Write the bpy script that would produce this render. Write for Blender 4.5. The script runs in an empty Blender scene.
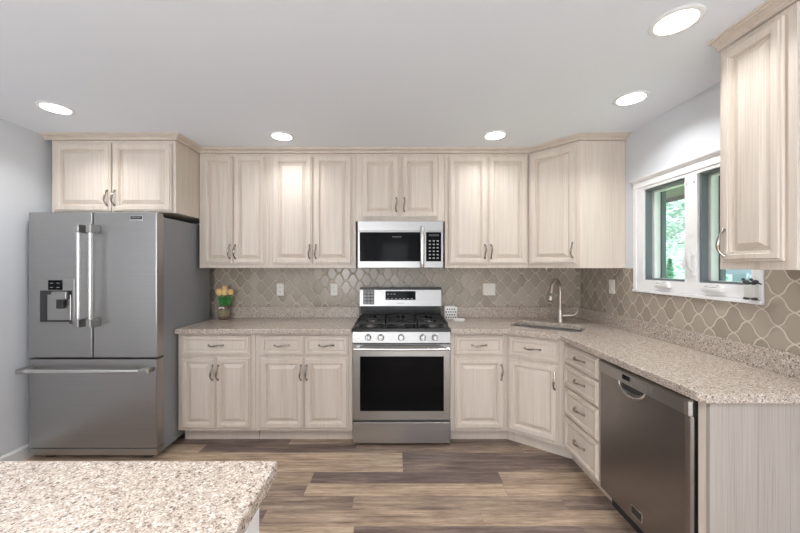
import bpy, bmesh, math, random
from mathutils import Vector, Matrix

random.seed(7)
SC = bpy.context.scene
COL = SC.collection
PI = math.pi

def lin(c):
    c = c / 255.0
    return c / 12.92 if c <= 0.04045 else ((c + 0.055) / 1.055) ** 2.4
def rgb(r, g, b):
    return (lin(r), lin(g), lin(b), 1.0)

# ------------------------------------------------------------------ camera, world, lights
HC = 2.41                       # ceiling height
XL, XR = -2.693, 1.778          # side walls
YB, YR = 3.19, -3.3             # back wall, rear wall behind the camera
cam = bpy.data.cameras.new('camera')
cam.sensor_width = 36.0
cam.lens = 15.0
cam.shift_x = 5.0 / 800.0
cam.clip_start = 0.05
cam_o = bpy.data.objects.new('camera', cam)
cam_o.location = (0, 0, 1.40)
cam_o.rotation_euler = (PI / 2, 0, 0)
COL.objects.link(cam_o)
SC.camera = cam_o

world = bpy.data.worlds.new('world')
SC.world = world
world.use_nodes = True
wn = world.node_tree.nodes
wn['Background'].inputs['Color'].default_value = (0.86, 0.93, 1.0, 1)
wn['Background'].inputs['Strength'].default_value = 1.3

def area(name, loc, rot, sx, sy, power, col=(1, 1, 1), shape='RECTANGLE', spread=PI):
    l = bpy.data.lights.new(name, 'AREA')
    l.shape = shape
    l.size = sx
    l.size_y = sy
    l.energy = power
    l.color = col
    l.spread = spread
    o = bpy.data.objects.new(name, l)
    o.location = loc
    o.rotation_euler = rot
    COL.objects.link(o)
    return o

# daylight through the rear door and the rear window
area('daylight_door', (0.0, YR - 0.09, 1.03), (PI / 2, 0, 0), 0.66, 1.98, 6, (0.97, 0.985, 1.0))
area('daylight_window', (-1.425, YR - 0.09, 1.45), (PI / 2, 0, 0), 0.85, 1.2, 28, (0.97, 0.985, 1.0))
# unseen fill lamp added at floor level, facing up to brighten the ceiling
area('ceiling_fill_lamp', (-0.3, -2.55, 0.03), (PI, 0, 0), 3.4, 1.1, 62, (0.95, 0.98, 1.0))
SC.view_settings.view_transform = 'Standard'
SC.view_settings.look = 'None'
SC.view_settings.gamma = 1.0
SC.view_settings.use_curve_mapping = False
SC.view_settings.exposure = 0.55
SC.cycles.max_bounces = 10
SC.cycles.diffuse_bounces = 6
SC.cycles.glossy_bounces = 5
SC.cycles.use_denoising = True
SC.cycles.sample_clamp_indirect = 8.0
LAMP_W = 3.0                    # each ceiling downlight

# ------------------------------------------------------------------ materials
MATS = {}
def mat_base(name):
    m = bpy.data.materials.new(name)
    m.use_nodes = True
    nt = m.node_tree
    return m, nt, nt.nodes['Principled BSDF']
def N(nt, t, **kw):
    n = nt.nodes.new(t)
    for k, v in kw.items():
        setattr(n, k, v)
    return n
def L(nt, a, b):
    nt.links.new(a, b)
def math_node(nt, op, a, b=None, c=None):
    n = nt.nodes.new('ShaderNodeMath')
    n.operation = op
    for i, v in enumerate((a, b, c)):
        if v is None:
            continue
        if isinstance(v, (int, float)):
            n.inputs[i].default_value = v
        else:
            nt.links.new(v, n.inputs[i])
    return n.outputs[0]
def ramp(nt, fac, stops, interp='LINEAR'):
    r = nt.nodes.new('ShaderNodeValToRGB')
    r.color_ramp.interpolation = interp
    els = r.color_ramp.elements
    while len(els) < len(stops):
        els.new(0.5)
    for e, (p, c) in zip(els, stops):
        e.position = p
        e.color = c
    nt.links.new(fac, r.inputs[0])
    return r.outputs[0]
def mixc(nt, fac, a, b):
    n = nt.nodes.new('ShaderNodeMix')
    n.data_type = 'RGBA'
    for inp, v in ((n.inputs[0], fac), (n.inputs[6], a), (n.inputs[7], b)):
        if hasattr(v, 'default_value'):
            nt.links.new(v, inp)
        elif isinstance(v, (int, float)):
            inp.default_value = v
        else:
            inp.default_value = v
    return n.outputs[2]
def coords(nt, scale=(1, 1, 1), kind='Object'):
    tc = nt.nodes.new('ShaderNodeTexCoord')
    mp = nt.nodes.new('ShaderNodeMapping')
    mp.inputs['Scale'].default_value = scale
    nt.links.new(tc.outputs[kind], mp.inputs[0])
    return mp.outputs[0]
def world_coords(nt, scale=(1, 1, 1)):
    g = nt.nodes.new('ShaderNodeNewGeometry')
    mp = nt.nodes.new('ShaderNodeMapping')
    mp.inputs['Scale'].default_value = scale
    nt.links.new(g.outputs['Position'], mp.inputs[0])
    return mp.outputs[0]
def noise(nt, vec, scale, detail=4, rough=0.55):
    n = nt.nodes.new('ShaderNodeTexNoise')
    n.inputs['Scale'].default_value = scale
    n.inputs['Detail'].default_value = detail
    n.inputs['Roughness'].default_value = rough
    nt.links.new(vec, n.inputs['Vector'])
    return n.outputs['Fac']
def bump(nt, bsdf, h, strength, dist):
    b = nt.nodes.new('ShaderNodeBump')
    b.inputs['Strength'].default_value = strength
    b.inputs['Distance'].default_value = dist
    nt.links.new(h, b.inputs['Height'])
    nt.links.new(b.outputs[0], bsdf.inputs['Normal'])

def plain(name, col, rough=0.5, metal=0.0, spec=0.5):
    m, nt, b = mat_base(name)
    # a little breakup so nothing is dead flat
    f = noise(nt, coords(nt), 25, 3)
    c2 = tuple(min(1, x * 1.02) for x in col[:3]) + (1,)
    c1 = tuple(x * 0.98 for x in col[:3]) + (1,)
    L(nt, ramp(nt, f, [(0.3, c1), (0.7, c2)]), b.inputs['Base Color'])
    b.inputs['Roughness'].default_value = rough
    b.inputs['Metallic'].default_value = metal
    b.inputs['Specular IOR Level'].default_value = spec
    return m

def m_wood(dc=(0, 0, 0)):
    # pale thermofoil wood-grain, grain runs vertically (local z)
    m, nt, b = mat_base('pale_wood_grain')
    v = world_coords(nt, (210, 210, 2.6))
    f = noise(nt, v, 1.0, 5, 0.6)
    v2 = world_coords(nt, (14, 14, 0.7))
    f2 = noise(nt, v2, 1.0, 3, 0.5)
    s = math_node(nt, 'ADD', math_node(nt, 'MULTIPLY', f, 0.7), math_node(nt, 'MULTIPLY', f2, 0.3))
    c = ramp(nt, s, [(p, rgb(*(v_ + d_ for v_, d_ in zip(c_, dc)))) for p, c_ in ((0.30, (192, 179, 165)), (0.45, (212, 200, 187)), (0.60, (220, 209, 197)), (0.78, (226, 216, 205)))])
    L(nt, c, b.inputs['Base Color'])
    b.inputs['Roughness'].default_value = 0.42
    bump(nt, b, f, 0.06, 0.002)
    return m
def m_steel(name, col, rough=0.3, vertical=False, var=0.06):
    m, nt, b = mat_base(name)
    v = world_coords(nt, (300, 300, 2) if vertical else (2, 2, 420))
    f = noise(nt, v, 1.0, 3, 0.6)
    v2 = world_coords(nt, (3, 3, 1.3))
    f2 = noise(nt, v2, 1.0, 2, 0.5)
    c1 = tuple(x * (1 - var) for x in col[:3]) + (1,)
    c2 = tuple(min(1, x * (1 + var)) for x in col[:3]) + (1,)
    L(nt, ramp(nt, f, [(0.3, c1), (0.7, c2)]), b.inputs['Base Color'])
    b.inputs['Metallic'].default_value = 1.0
    r = math_node(nt, 'ADD', math_node(nt, 'MULTIPLY', f2, 0.12), rough - 0.06)
    L(nt, r, b.inputs['Roughness'])
    bump(nt, b, f, 0.05, 0.001)
    return m
def m_granite():
    m, nt, b = mat_base('speckled_quartz')
    v = world_coords(nt)
    w = N(nt, 'ShaderNodeTexVoronoi')
    w.inputs['Scale'].default_value = 320
    L(nt, v, w.inputs['Vector'])
    sep = N(nt, 'ShaderNodeSeparateColor')
    L(nt, w.outputs['Color'], sep.inputs[0])
    big = N(nt, 'ShaderNodeTexVoronoi')
    big.inputs['Scale'].default_value = 115
    L(nt, v, big.inputs['Vector'])
    sepb = N(nt, 'ShaderNodeSeparateColor')
    L(nt, big.outputs['Color'], sepb.inputs[0])
    n1 = noise(nt, v, 60, 4)
    base = ramp(nt, n1, [(0.3, rgb(154, 139, 126)), (0.5, rgb(186, 172, 159)), (0.7, rgb(216, 205, 194))])
    fine = ramp(nt, sep.outputs[0], [(0.0, rgb(82, 68, 59)), (0.11, rgb(136, 120, 108)), (0.27, rgb(182, 168, 155)), (0.70, rgb(200, 187, 175)), (0.87, rgb(231, 225, 217))], 'CONSTANT')
    c = mixc(nt, 0.6, base, fine)
    mk = math_node(nt, 'LESS_THAN', sepb.outputs[0], 0.10)
    near = math_node(nt, 'LESS_THAN', big.outputs['Distance'], 0.42)
    mk = math_node(nt, 'MULTIPLY', mk, near)
    c = mixc(nt, math_node(nt, 'MULTIPLY', mk, 0.75), c, rgb(92, 74, 64))
    mk2 = math_node(nt, 'GREATER_THAN', sepb.outputs[0], 0.90)
    mk2 = math_node(nt, 'MULTIPLY', mk2, near)
    c = mixc(nt, math_node(nt, 'MULTIPLY', mk2, 0.5), c, rgb(240, 235, 228))
    L(nt, c, b.inputs['Base Color'])
    b.inputs['Roughness'].default_value = 0.22
    return m
def m_tile(axis):
    # arabesque lantern tile: two mirrored families of S-shaped grout lines
    m, nt, b = mat_base('arabesque_tile_' + axis)
    g = N(nt, 'ShaderNodeNewGeometry')
    sep = N(nt, 'ShaderNodeSeparateXYZ')
    L(nt, g.outputs['Position'], sep.inputs[0])
    u = math_node(nt, 'MULTIPLY', sep.outputs['X' if axis == 'x' else 'Y'], 1 / 0.134)
    v = math_node(nt, 'MULTIPLY', math_node(nt, 'SUBTRACT', sep.outputs['Z'], 0.985), 1 / 0.140)
    a = math_node(nt, 'ADD', u, v)
    d = math_node(nt, 'SUBTRACT', u, v)
    A = -0.062
    sa = math_node(nt, 'MULTIPLY', math_node(nt, 'SINE', math_node(nt, 'MULTIPLY', d, 2 * PI)), A)
    sb = math_node(nt, 'MULTIPLY', math_node(nt, 'SINE', math_node(nt, 'MULTIPLY', a, 2 * PI)), A)
    aa = math_node(nt, 'SUBTRACT', a, sa)
    dd = math_node(nt, 'SUBTRACT', d, sb)
    fa = math_node(nt, 'ABSOLUTE', math_node(nt, 'SUBTRACT', math_node(nt, 'FRACT', aa), 0.5))
    fd = math_node(nt, 'ABSOLUTE', math_node(nt, 'SUBTRACT', math_node(nt, 'FRACT', dd), 0.5))
    dist = math_node(nt, 'MINIMUM', fa, fd)
    cellid = N(nt, 'ShaderNodeCombineXYZ')
    L(nt, math_node(nt, 'FLOOR', math_node(nt, 'ADD', aa, 0.5)), cellid.inputs[0])
    L(nt, math_node(nt, 'FLOOR', math_node(nt, 'ADD', dd, 0.5)), cellid.inputs[1])
    wn_ = N(nt, 'ShaderNodeTexWhiteNoise')
    L(nt, cellid.outputs[0], wn_.inputs['Vector'])
    tile = ramp(nt, wn_.outputs['Value'], [(0.0, rgb(158, 147, 133)), (0.5, rgb(168, 157, 143)), (1.0, rgb(178, 167, 153))])
    grout = math_node(nt, 'LESS_THAN', dist, 0.034)
    c = mixc(nt, grout, tile, rgb(206, 195, 180))
    L(nt, c, b.inputs['Base Color'])
    L(nt, math_node(nt, 'ADD', math_node(nt, 'MULTIPLY', grout, 0.5), 0.2), b.inputs['Roughness'])
    prof = math_node(nt, 'MINIMUM', math_node(nt, 'MULTIPLY', dist, 8.0), 1.0)
    prof = math_node(nt, 'SUBTRACT', 1.0, math_node(nt, 'POWER', math_node(nt, 'SUBTRACT', 1.0, prof), 2.0))
    bump(nt, b, prof, 0.7, 0.004)
    return m
def m_floor():
    m, nt, b = mat_base('vinyl_plank')
    g = N(nt, 'ShaderNodeNewGeometry')
    at = N(nt, 'ShaderNodeAttribute', attribute_name='plank_tone')
    sd = N(nt, 'ShaderNodeAttribute', attribute_name='plank_seed')
    addv = N(nt, 'ShaderNodeVectorMath', operation='ADD')
    L(nt, g.outputs['Position'], addv.inputs[0])
    cmb = N(nt, 'ShaderNodeCombineXYZ')
    L(nt, sd.outputs['Fac'], cmb.inputs[0])
    L(nt, sd.outputs['Fac'], cmb.inputs[2])
    L(nt, cmb.outputs[0], addv.inputs[1])
    def mp(sc):
        q = N(nt, 'ShaderNodeMapping')
        q.inputs['Scale'].default_value = sc
        L(nt, addv.outputs[0], q.inputs[0])
        return q.outputs[0]
    g1 = noise(nt, mp((3.0, 42, 1)), 1.0, 8, 0.72)
    g2 = noise(nt, mp((2.5, 9, 1)), 1.0, 4, 0.6)
    g3 = noise(nt, mp((14, 160, 1)), 1.0, 4, 0.7)
    tan = ramp(nt, g1, [(0.28, rgb(110, 90, 77)), (0.43, rgb(168, 145, 123)), (0.58, rgb(197, 174, 149)), (0.75, rgb(214, 194, 171))])
    dark = ramp(nt, g1, [(0.28, rgb(72, 59, 55)), (0.5, rgb(112, 96, 90)), (0.72, rgb(152, 134, 125))])
    sel = math_node(nt, 'ADD', at.outputs['Fac'], math_node(nt, 'MULTIPLY', math_node(nt, 'SUBTRACT', g2, 0.5), 1.3))
    sel = ramp(nt, sel, [(0.12, (0, 0, 0, 1)), (0.88, (1, 1, 1, 1))])
    c = mixc(nt, sel, dark, tan)
    c = mixc(nt, math_node(nt, 'MULTIPLY', ramp(nt, g3, [(0.48, (0, 0, 0, 1)), (0.72, (1, 1, 1, 1))]), 0.45), c, rgb(76, 62, 54))
    L(nt, c, b.inputs['Base Color'])
    b.inputs['Roughness'].default_value = 0.45
    bump(nt, b, g1, 0.1, 0.002)
    return m
def floor_mesh():
    W, LEN, EDGE = 0.1185, 1.22, 2.151
    known = {0: [(-9, .55), (-.55, .08), (.70, .7)], -1: [(-9, .45), (-.56, .95), (.69, .75)], -2: [(-9, .35), (-.25, .5), (1.0, .2)],
             1: [(-9, .8), (.055, .15)], 2: [(-9, .85), (.055, .1)], 3: [(-9, .8), (-1.48, .15), (-.3, .4), (.97, .85)],
             4: [(-9, .15), (-.84, .85), (.385, .2)], 5: [(-9, .2), (.2, .25)], 6: [(-9, .2), (.5, .2)]}
    b = MB()
    rnd = random.Random(3)
    tones, seeds = [], []
    k = math.floor((YR - 0.1 - EDGE) / W)
    while EDGE + k * W < YB + 0.1:
        y0, y1 = max(EDGE + k * W, YR - 0.1), min(EDGE + (k + 1) * W, YB + 0.1)
        cuts, tl_ = [XL - 0.1], []
        if k in known:
            for x, tn in known[k]:
                if x > XL:
                    cuts.append(x)
                tl_.append(tn)
        else:
            x = XL - 0.1 - rnd.random() * LEN + LEN
            while x < XR + 0.1:
                cuts.append(x)
                x += LEN
            tl_ = [rnd.random() for _ in cuts]
        cuts.append(XR + 0.12)
        for x0, x1, tn in zip(cuts[:-1], cuts[1:], tl_):
            g_ = 0.0007
            vs = [b.bm.verts.new(p) for p in ((x0 + g_, y0 + g_, 0), (x1 - g_, y0 + g_, 0), (x1 - g_, y1 - g_, 0), (x0 + g_, y1 - g_, 0))]
            b.bm.faces.new(vs)
            tones.append(tn)
            seeds.append(rnd.random() * 50)
        k += 1
    n = len(tones)
    b.box(XL - 0.1, XR + 0.12, YR - 0.1, YB + 0.1, -0.08, -0.0008)
    tones += [0.0] * 6
    seeds += [0.0] * 6
    o = b.done('floor', FLOOR)
    for nm, vals in (('plank_tone', tones), ('plank_seed', seeds)):
        a = o.data.attributes.new(nm, 'FLOAT', 'FACE')
        a.data.foreach_set('value', vals)
    return o
def m_paint(name, col, rough=0.6):
    m, nt, b = mat_base(name)
    f = noise(nt, coords(nt), 90, 4)
    c1 = tuple(x * 0.985 for x in col[:3]) + (1,)
    L(nt, ramp(nt, f, [(0.3, c1), (0.7, col)]), b.inputs['Base Color'])
    b.inputs['Roughness'].default_value = rough
    bump(nt, b, f, 0.05, 0.001)
    return m
def m_emit(name, col, strength):
    m, nt, b = mat_base(name)
    b.inputs['Base Color'].default_value = col
    b.inputs['Emission Color'].default_value = col
    b.inputs['Emission Strength'].default_value = strength
    return m
def m_glass():
    m = bpy.data.materials.new('window_glass')
    m.use_nodes = True
    nt = m.node_tree
    nt.nodes.clear()
    out = N(nt, 'ShaderNodeOutputMaterial')
    t = N(nt, 'ShaderNodeBsdfTransparent')
    t.inputs[0].default_value = (0.94, 0.97, 0.97, 1)
    gl = N(nt, 'ShaderNodeBsdfGlossy')
    gl.inputs['Roughness'].default_value = 0.02
    mx = N(nt, 'ShaderNodeMixShader')
    mx.inputs[0].default_value = 0.05
    L(nt, t.outputs[0], mx.inputs[1])
    L(nt, gl.outputs[0], mx.inputs[2])
    L(nt, mx.outputs[0], out.inputs[0])
    return m
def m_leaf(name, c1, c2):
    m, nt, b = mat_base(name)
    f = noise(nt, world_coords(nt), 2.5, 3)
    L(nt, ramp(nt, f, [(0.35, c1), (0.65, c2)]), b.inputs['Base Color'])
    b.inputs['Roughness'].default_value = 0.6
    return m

WOOD = m_wood()
STEEL = m_steel('brushed_steel', (0.43, 0.422, 0.412, 1), 0.33)
STEEL_F = m_steel('fridge_steel', (0.42, 0.415, 0.41, 1), 0.34)
STEEL_D = m_steel('dark_brushed_steel', (0.30, 0.283, 0.275, 1), 0.32)
STEEL_TRIM = m_steel('bright_steel', (0.74, 0.73, 0.71, 1), 0.2)
FRIDGE_SIDE = plain('grey_painted_steel', rgb(136, 138, 140), 0.45)
NICKEL = m_steel('brushed_nickel', (0.56, 0.51, 0.45, 1), 0.36)
WOOD_SHADED = m_wood((-46, -43, -38))  # cabinet wood toned down: shade below the counter overhang put into the colour
PEWTER = m_steel('antique_pewter', (0.40, 0.36, 0.32, 1), 0.25)
GRANITE = m_granite()
TILE_X, TILE_Y = m_tile('x'), m_tile('y')
FLOOR = m_floor()
WALL = m_paint('wall_paint', rgb(216, 219, 223))
CEIL = m_paint('ceiling_paint', rgb(232, 236, 242), 0.8)
WHITE = plain('white_vinyl', rgb(240, 240, 240), 0.35)
TRIMW = plain('white_trim_paint', rgb(228, 228, 227), 0.4)
ISLEW = plain('white_island_paint', rgb(226, 224, 222), 0.45)
BLACK = plain('black_enamel', (0.012, 0.012, 0.012, 1), 0.25)
BLACKG = plain('black_glass', (0.004, 0.004, 0.005, 1), 0.08, 0.0, 0.1)
IRON = plain('cast_iron', (0.02, 0.02, 0.02, 1), 0.55)
DKPLAS = plain('dark_plastic', (0.03, 0.03, 0.033, 1), 0.4)
GREYBTN = plain('grey_button', rgb(165, 165, 165), 0.5)
PLATE = plain('ivory_plate', rgb(232, 228, 220), 0.4)
SLOT = plain('slot_dark', (0.03, 0.03, 0.03, 1), 0.6)
LENS = m_emit('lamp_lens', (1, 0.985, 0.96, 1), 5.0)
GLASS = m_glass()
SCREENF = plain('screen_frame_grey', rgb(104, 110, 116), 0.5)
JARG = plain('brown_jar', rgb(122, 98, 80), 0.25)
BURLAP = plain('jar_band', rgb(140, 132, 104), 0.9)
PETAL = plain('cream_petal', rgb(246, 212, 148), 0.6)
GREENL = plain('tulip_green', rgb(40, 130, 40), 0.5)
CERAM = plain('white_ceramic', rgb(236, 233, 228), 0.2)
DOTS = plain('dark_dots', rgb(50, 46, 48), 0.4)
BARK = plain('bark', rgb(84, 72, 62), 0.9)
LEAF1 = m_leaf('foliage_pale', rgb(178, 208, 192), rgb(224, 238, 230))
LEAF2 = m_leaf('foliage_conifer', rgb(110, 170, 140), rgb(150, 196, 170))
SOFFIT = plain('soffit_brown', rgb(112, 104, 102), 0.8)
SIDING = plain('blue_siding', rgb(150, 164, 176), 0.7)
ROOFM = plain('roof_grey', rgb(170, 172, 174), 0.8)
LAWN = m_leaf('lawn', rgb(120, 160, 110), rgb(160, 190, 140))
BIRDB = plain('bird_black', rgb(60, 60, 62), 0.4)
BIRDG = plain('stand_grey', rgb(205, 205, 200), 0.3)

# ------------------------------------------------------------------ mesh helpers
class MB:
    def __init__(self):
        self.bm = bmesh.new()
    def box(self, x0, x1, y0, y1, z0, z1, M=None):
        vs = [self.bm.verts.new(p) for p in ((x0, y0, z0), (x1, y0, z0), (x1, y1, z0), (x0, y1, z0), (x0, y0, z1), (x1, y0, z1), (x1, y1, z1), (x0, y1, z1))]
        for f in ((0, 3, 2, 1), (4, 5, 6, 7), (0, 1, 5, 4), (1, 2, 6, 5), (2, 3, 7, 6), (3, 0, 4, 7)):
            self.bm.faces.new([vs[i] for i in f])
        if M is not None:
            for v in vs:
                v.co = M @ v.co
        return self
    def prism(self, pts, z0, z1):
        lo = [self.bm.verts.new((p[0], p[1], z0)) for p in pts]
        hi = [self.bm.verts.new((p[0], p[1], z1)) for p in pts]
        n = len(pts)
        self.bm.faces.new(lo[::-1])
        self.bm.faces.new(hi)
        for i in range(n):
            self.bm.faces.new((lo[i], lo[(i + 1) % n], hi[(i + 1) % n], hi[i]))
        return self
    def loops(self, rings, cap0=True, cap1=True, closed=True):
        vr = [[self.bm.verts.new(p) for p in r] for r in rings]
        n = len(rings[0])
        for a, b in zip(vr[:-1], vr[1:]):
            for i in range(n if closed else n - 1):
                j = (i + 1) % n
                self.bm.faces.new((a[i], a[j], b[j], b[i]))
        if cap0:
            self.bm.faces.new(vr[0][::-1])
        if cap1:
            self.bm.faces.new(vr[-1])
        return self
    def tube(self, pts, r, n=10, flat=1.0, caps=True):
        pts = [Vector(p) for p in pts]
        rad = r if isinstance(r, (list, tuple)) else [r] * len(pts)
        rings = []
        up = None
        for i, p in enumerate(pts):
            t = (pts[min(i + 1, len(pts) - 1)] - pts[max(i - 1, 0)]).normalized()
            if up is None:
                up = Vector((0, 0, 1)) if abs(t.z) < 0.9 else Vector((0, 1, 0))
            s = t.cross(up).normalized()
            up = s.cross(t).normalized()
            rings.append([p + rad[i] * (math.cos(2 * PI * k / n) * s + flat * math.sin(2 * PI * k / n) * up) for k in range(n)])
        return self.loops(rings, caps, caps)
    def lathe(self, prof, n=24, c=(0, 0, 0), M=None):
        rings = []
        for r, z in prof:
            rr = [Vector((max(r, 1e-4) * math.cos(2 * PI * k / n), max(r, 1e-4) * math.sin(2 * PI * k / n), z)) for k in range(n)]
            if M is not None:
                rr = [M @ v for v in rr]
            rings.append([v + Vector(c) for v in rr])
        return self.loops(rings)
    def ball(self, c, rx, ry, rz, seg=14, rings=8, M=None):
        m = Matrix.Translation(c) @ (M or Matrix.Identity(4)) @ Matrix.Diagonal((rx, ry, rz, 1))
        bmesh.ops.create_uvsphere(self.bm, u_segments=seg, v_segments=rings, radius=1, matrix=m)
        return self
    def done(self, name, mat, parent=None, loc=(0, 0, 0), rot=(0, 0, 0), bevel=0, smooth=False, seg=2):
        bmesh.ops.recalc_face_normals(self.bm, faces=self.bm.faces)
        me = bpy.data.meshes.new(name)
        self.bm.to_mesh(me)
        self.bm.free()
        me.materials.append(mat)
        o = bpy.data.objects.new(name, me)
        COL.objects.link(o)
        o.location = loc
        o.rotation_euler = rot
        if parent:
            o.parent = parent
        if smooth:
            for p in me.polygons:
                p.use_smooth = True
            try:
                me.set_sharp_from_angle(angle=math.radians(38))
            except Exception:
                pass
        if bevel:
            md = o.modifiers.new('bevel', 'BEVEL')
            md.width = bevel
            md.segments = seg
            md.limit_method = 'ANGLE'
        return o

def thing(name, label, cat, loc=(0, 0, 0), rz=0, group=None):
    o = bpy.data.objects.new(name, None)
    COL.objects.link(o)
    o.empty_display_size = 0.1
    o.location = loc
    o.rotation_euler = (0, 0, rz)
    o['label'] = label
    o['category'] = cat
    if group:
        o['group'] = group
    return o
def tag(o, label, cat, group=None):
    o['label'] = label
    o['category'] = cat
    if group:
        o['group'] = group
    return o
def struct(o):
    o['kind'] = 'structure'
    return o
def text_mesh(body, size, name, mat, parent, loc, rot, depth=0.0006, sx=1.0):
    cu = bpy.data.curves.new('lettering', 'FONT')
    cu.body = body
    cu.size = size
    cu.align_x = 'CENTER'
    cu.align_y = 'CENTER'
    cu.extrude = depth
    tmp = bpy.data.objects.new('lettering_source', cu)
    COL.objects.link(tmp)
    bpy.context.view_layer.update()
    me = bpy.data.meshes.new_from_object(tmp.evaluated_get(bpy.context.evaluated_depsgraph_get()))
    bpy.data.objects.remove(tmp)
    me.materials.clear()
    me.materials.append(mat)
    o = bpy.data.objects.new(name, me)
    COL.objects.link(o)
    o.parent = parent
    o.location = loc
    o.rotation_euler = rot
    o.scale = (sx, 1, 1)
    return o

# ------------------------------------------------------------------ room shell
struct(floor_mesh())
struct(MB().box(XL - 0.1, XR + 0.12, YR - 0.1, YB + 0.1, HC, HC + 0.1).done('ceiling', CEIL))
struct(MB().box(XL - 0.1, XR + 0.12, YB, YB + 0.1, 0, HC).done('wall_back', WALL))
struct(MB().box(XL - 0.1, XL, YR, YB, 0, HC).done('wall_left', WALL))
WY0, WY1, WZ0, WZ1 = 1.63, 2.45, 1.24, 2.0      # window hole in the right wall
w = MB()
w.box(XR, XR + 0.12, WY1, YB, 0, HC)
w.box(XR, XR + 0.12, YR, WY0, 0, HC)
w.box(XR, XR + 0.12, WY0, WY1, 0, WZ0)
w.box(XR, XR + 0.12, WY0, WY1, WZ1, HC)
struct(w.done('wall_right', WALL))
w = MB()
w.box(XL, -1.9, YR - 0.1, YR, 0, HC)
w.box(-1.9, -0.95, YR - 0.1, YR, 0, 0.8)
w.box(-0.95, -0.40, YR - 0.1, YR, 0, HC)
w.box(0.40, XR, YR - 0.1, YR, 0, HC)
w.box(-1.9, -0.95, YR - 0.1, YR, 2.1, HC)
w.box(-0.40, 0.40, YR - 0.1, YR, 2.1, HC)
struct(w.done('wall_rear', WALL))
struct(MB().box(-0.40, -0.33, YR - 0.08, YR - 0.02, 0.0, 2.1).box(0.33, 0.40, YR - 0.08, YR - 0.02, 0.0, 2.1).box(-0.33, 0.33, YR - 0.08, YR - 0.02, 2.03, 2.1).done('door_1', TRIMW))
struct(MB().box(-1.9, -1.85, YR - 0.08, YR - 0.02, 0.8, 2.1).box(-1.0, -0.95, YR - 0.08, YR - 0.02, 0.8, 2.1).box(-1.85, -1.0, YR - 0.08, YR - 0.02, 2.05, 2.1).box(-1.85, -1.0, YR - 0.08, YR - 0.02, 0.8, 0.85).done('window_2', TRIMW))
struct(MB().loops([[(XL, YR, 0), (XL + 0.014, YR, 0), (XL + 0.014, YR, 0.085), (XL + 0.006, YR, 0.10), (XL, YR, 0.10)],
                   [(XL, 3.18, 0), (XL + 0.014, 3.18, 0), (XL + 0.014, 3.18, 0.085), (XL + 0.006, 3.18, 0.10), (XL, 3.18, 0.10)]]).done('baseboard_left', TRIMW))

# ------------------------------------------------------------------ cabinet kit
def rect(x0, x1, z0, z1, y):
    return [(x0, y, z0), (x1, y, z0), (x1, y, z1), (x0, y, z1)]
def panel_front(name, x, z, wd, ht, parent, drawer=False):
    # moulded front: stepped edge, frame, groove and raised field; back plane at local y=0
    if drawer:
        prof = [(.006, 0), (.006, -.005), (0, -.006), (0, -.012), (.003, -.015), (.007, -.015), (.008, -.0135), (.010, -.0135), (.013, -.021), (.026, -.021), (.0275, -.0185), (.033, -.0180), (.0345, -.0145), (.037, -.0085), (.040, -.0085), (.042, -.0135)]
    else:
        fr = 0.05 if wd > 0.30 else 0.042
        prof = [(.006, 0), (.006, -.005), (0, -.006), (0, -.012), (.003, -.015), (.007, -.015), (.008, -.0135), (.010, -.0135), (.013, -.021), (fr - .010, -.021), (fr - .008, -.0185), (fr - .002, -.0180), (fr, -.0145),
                (fr + .004, -.0035), (fr + .008, -.0035), (fr + .011, -.0055), (fr + .034, -.0185), (fr + .0355, -.0200)]
    rings = [rect(i, wd - i, i, ht - i, y) for i, y in prof]
    return MB().loops(rings).done(name, WOOD, parent, (x, 0, z))
HANDLE_ME = {}
def pull(parent, x, z, vertical, y=-0.020):
    # arched nickel pull with flared feet and a twisted centre swell
    key = vertical
    if key not in HANDLE_ME:
        pts, rad = [], []
        for i in range(15):
            t = -1 + 2 * i / 14
            s = 0.058 * t
            h = 0.028 * (1 - abs(t) ** 2.6) + 0.002
            lat = 0.004 * math.sin(PI * t)
            pts.append((lat, -h, s) if vertical else (s, -h, lat))
            rad.append(0.0045 + 0.0035 * math.exp(-((abs(t) - 0.97) / 0.12) ** 2) + 0.0030 * math.exp(-(t / 0.45) ** 2))
        b = MB().tube(pts, rad, 8)
        for e in (-0.056, 0.056):
            m = Matrix.Translation((0, 0, e) if vertical else (e, 0, 0)) @ Matrix.Rotation(PI / 2, 4, 'X')
            b.lathe([(0.0085, 0), (0.0085, 0.003), (0.006, 0.005), (0.004, 0.010)], 10, M=m)
        o = b.done('handle', PEWTER, parent, (x, y, z), smooth=True)
        HANDLE_ME[key] = o
        return o
    o = HANDLE_ME[key].copy()
    COL.objects.link(o)
    o.parent = parent
    o.location = (x, y, z)
    return o
def door(parent, x, z, wd, ht, hx, hz):
    d_ = panel_front('door', x, z, wd, ht, parent)
    if hx is not None:
        pull(d_, hx - x, hz - z, True)
    return d_
def drawer(parent, x, z, wd, ht, name='drawer'):
    d_ = panel_front(name, x, z, wd, ht, parent, True)
    pull(d_, wd / 2, ht / 2, False, -0.0135)
    return d_

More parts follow.
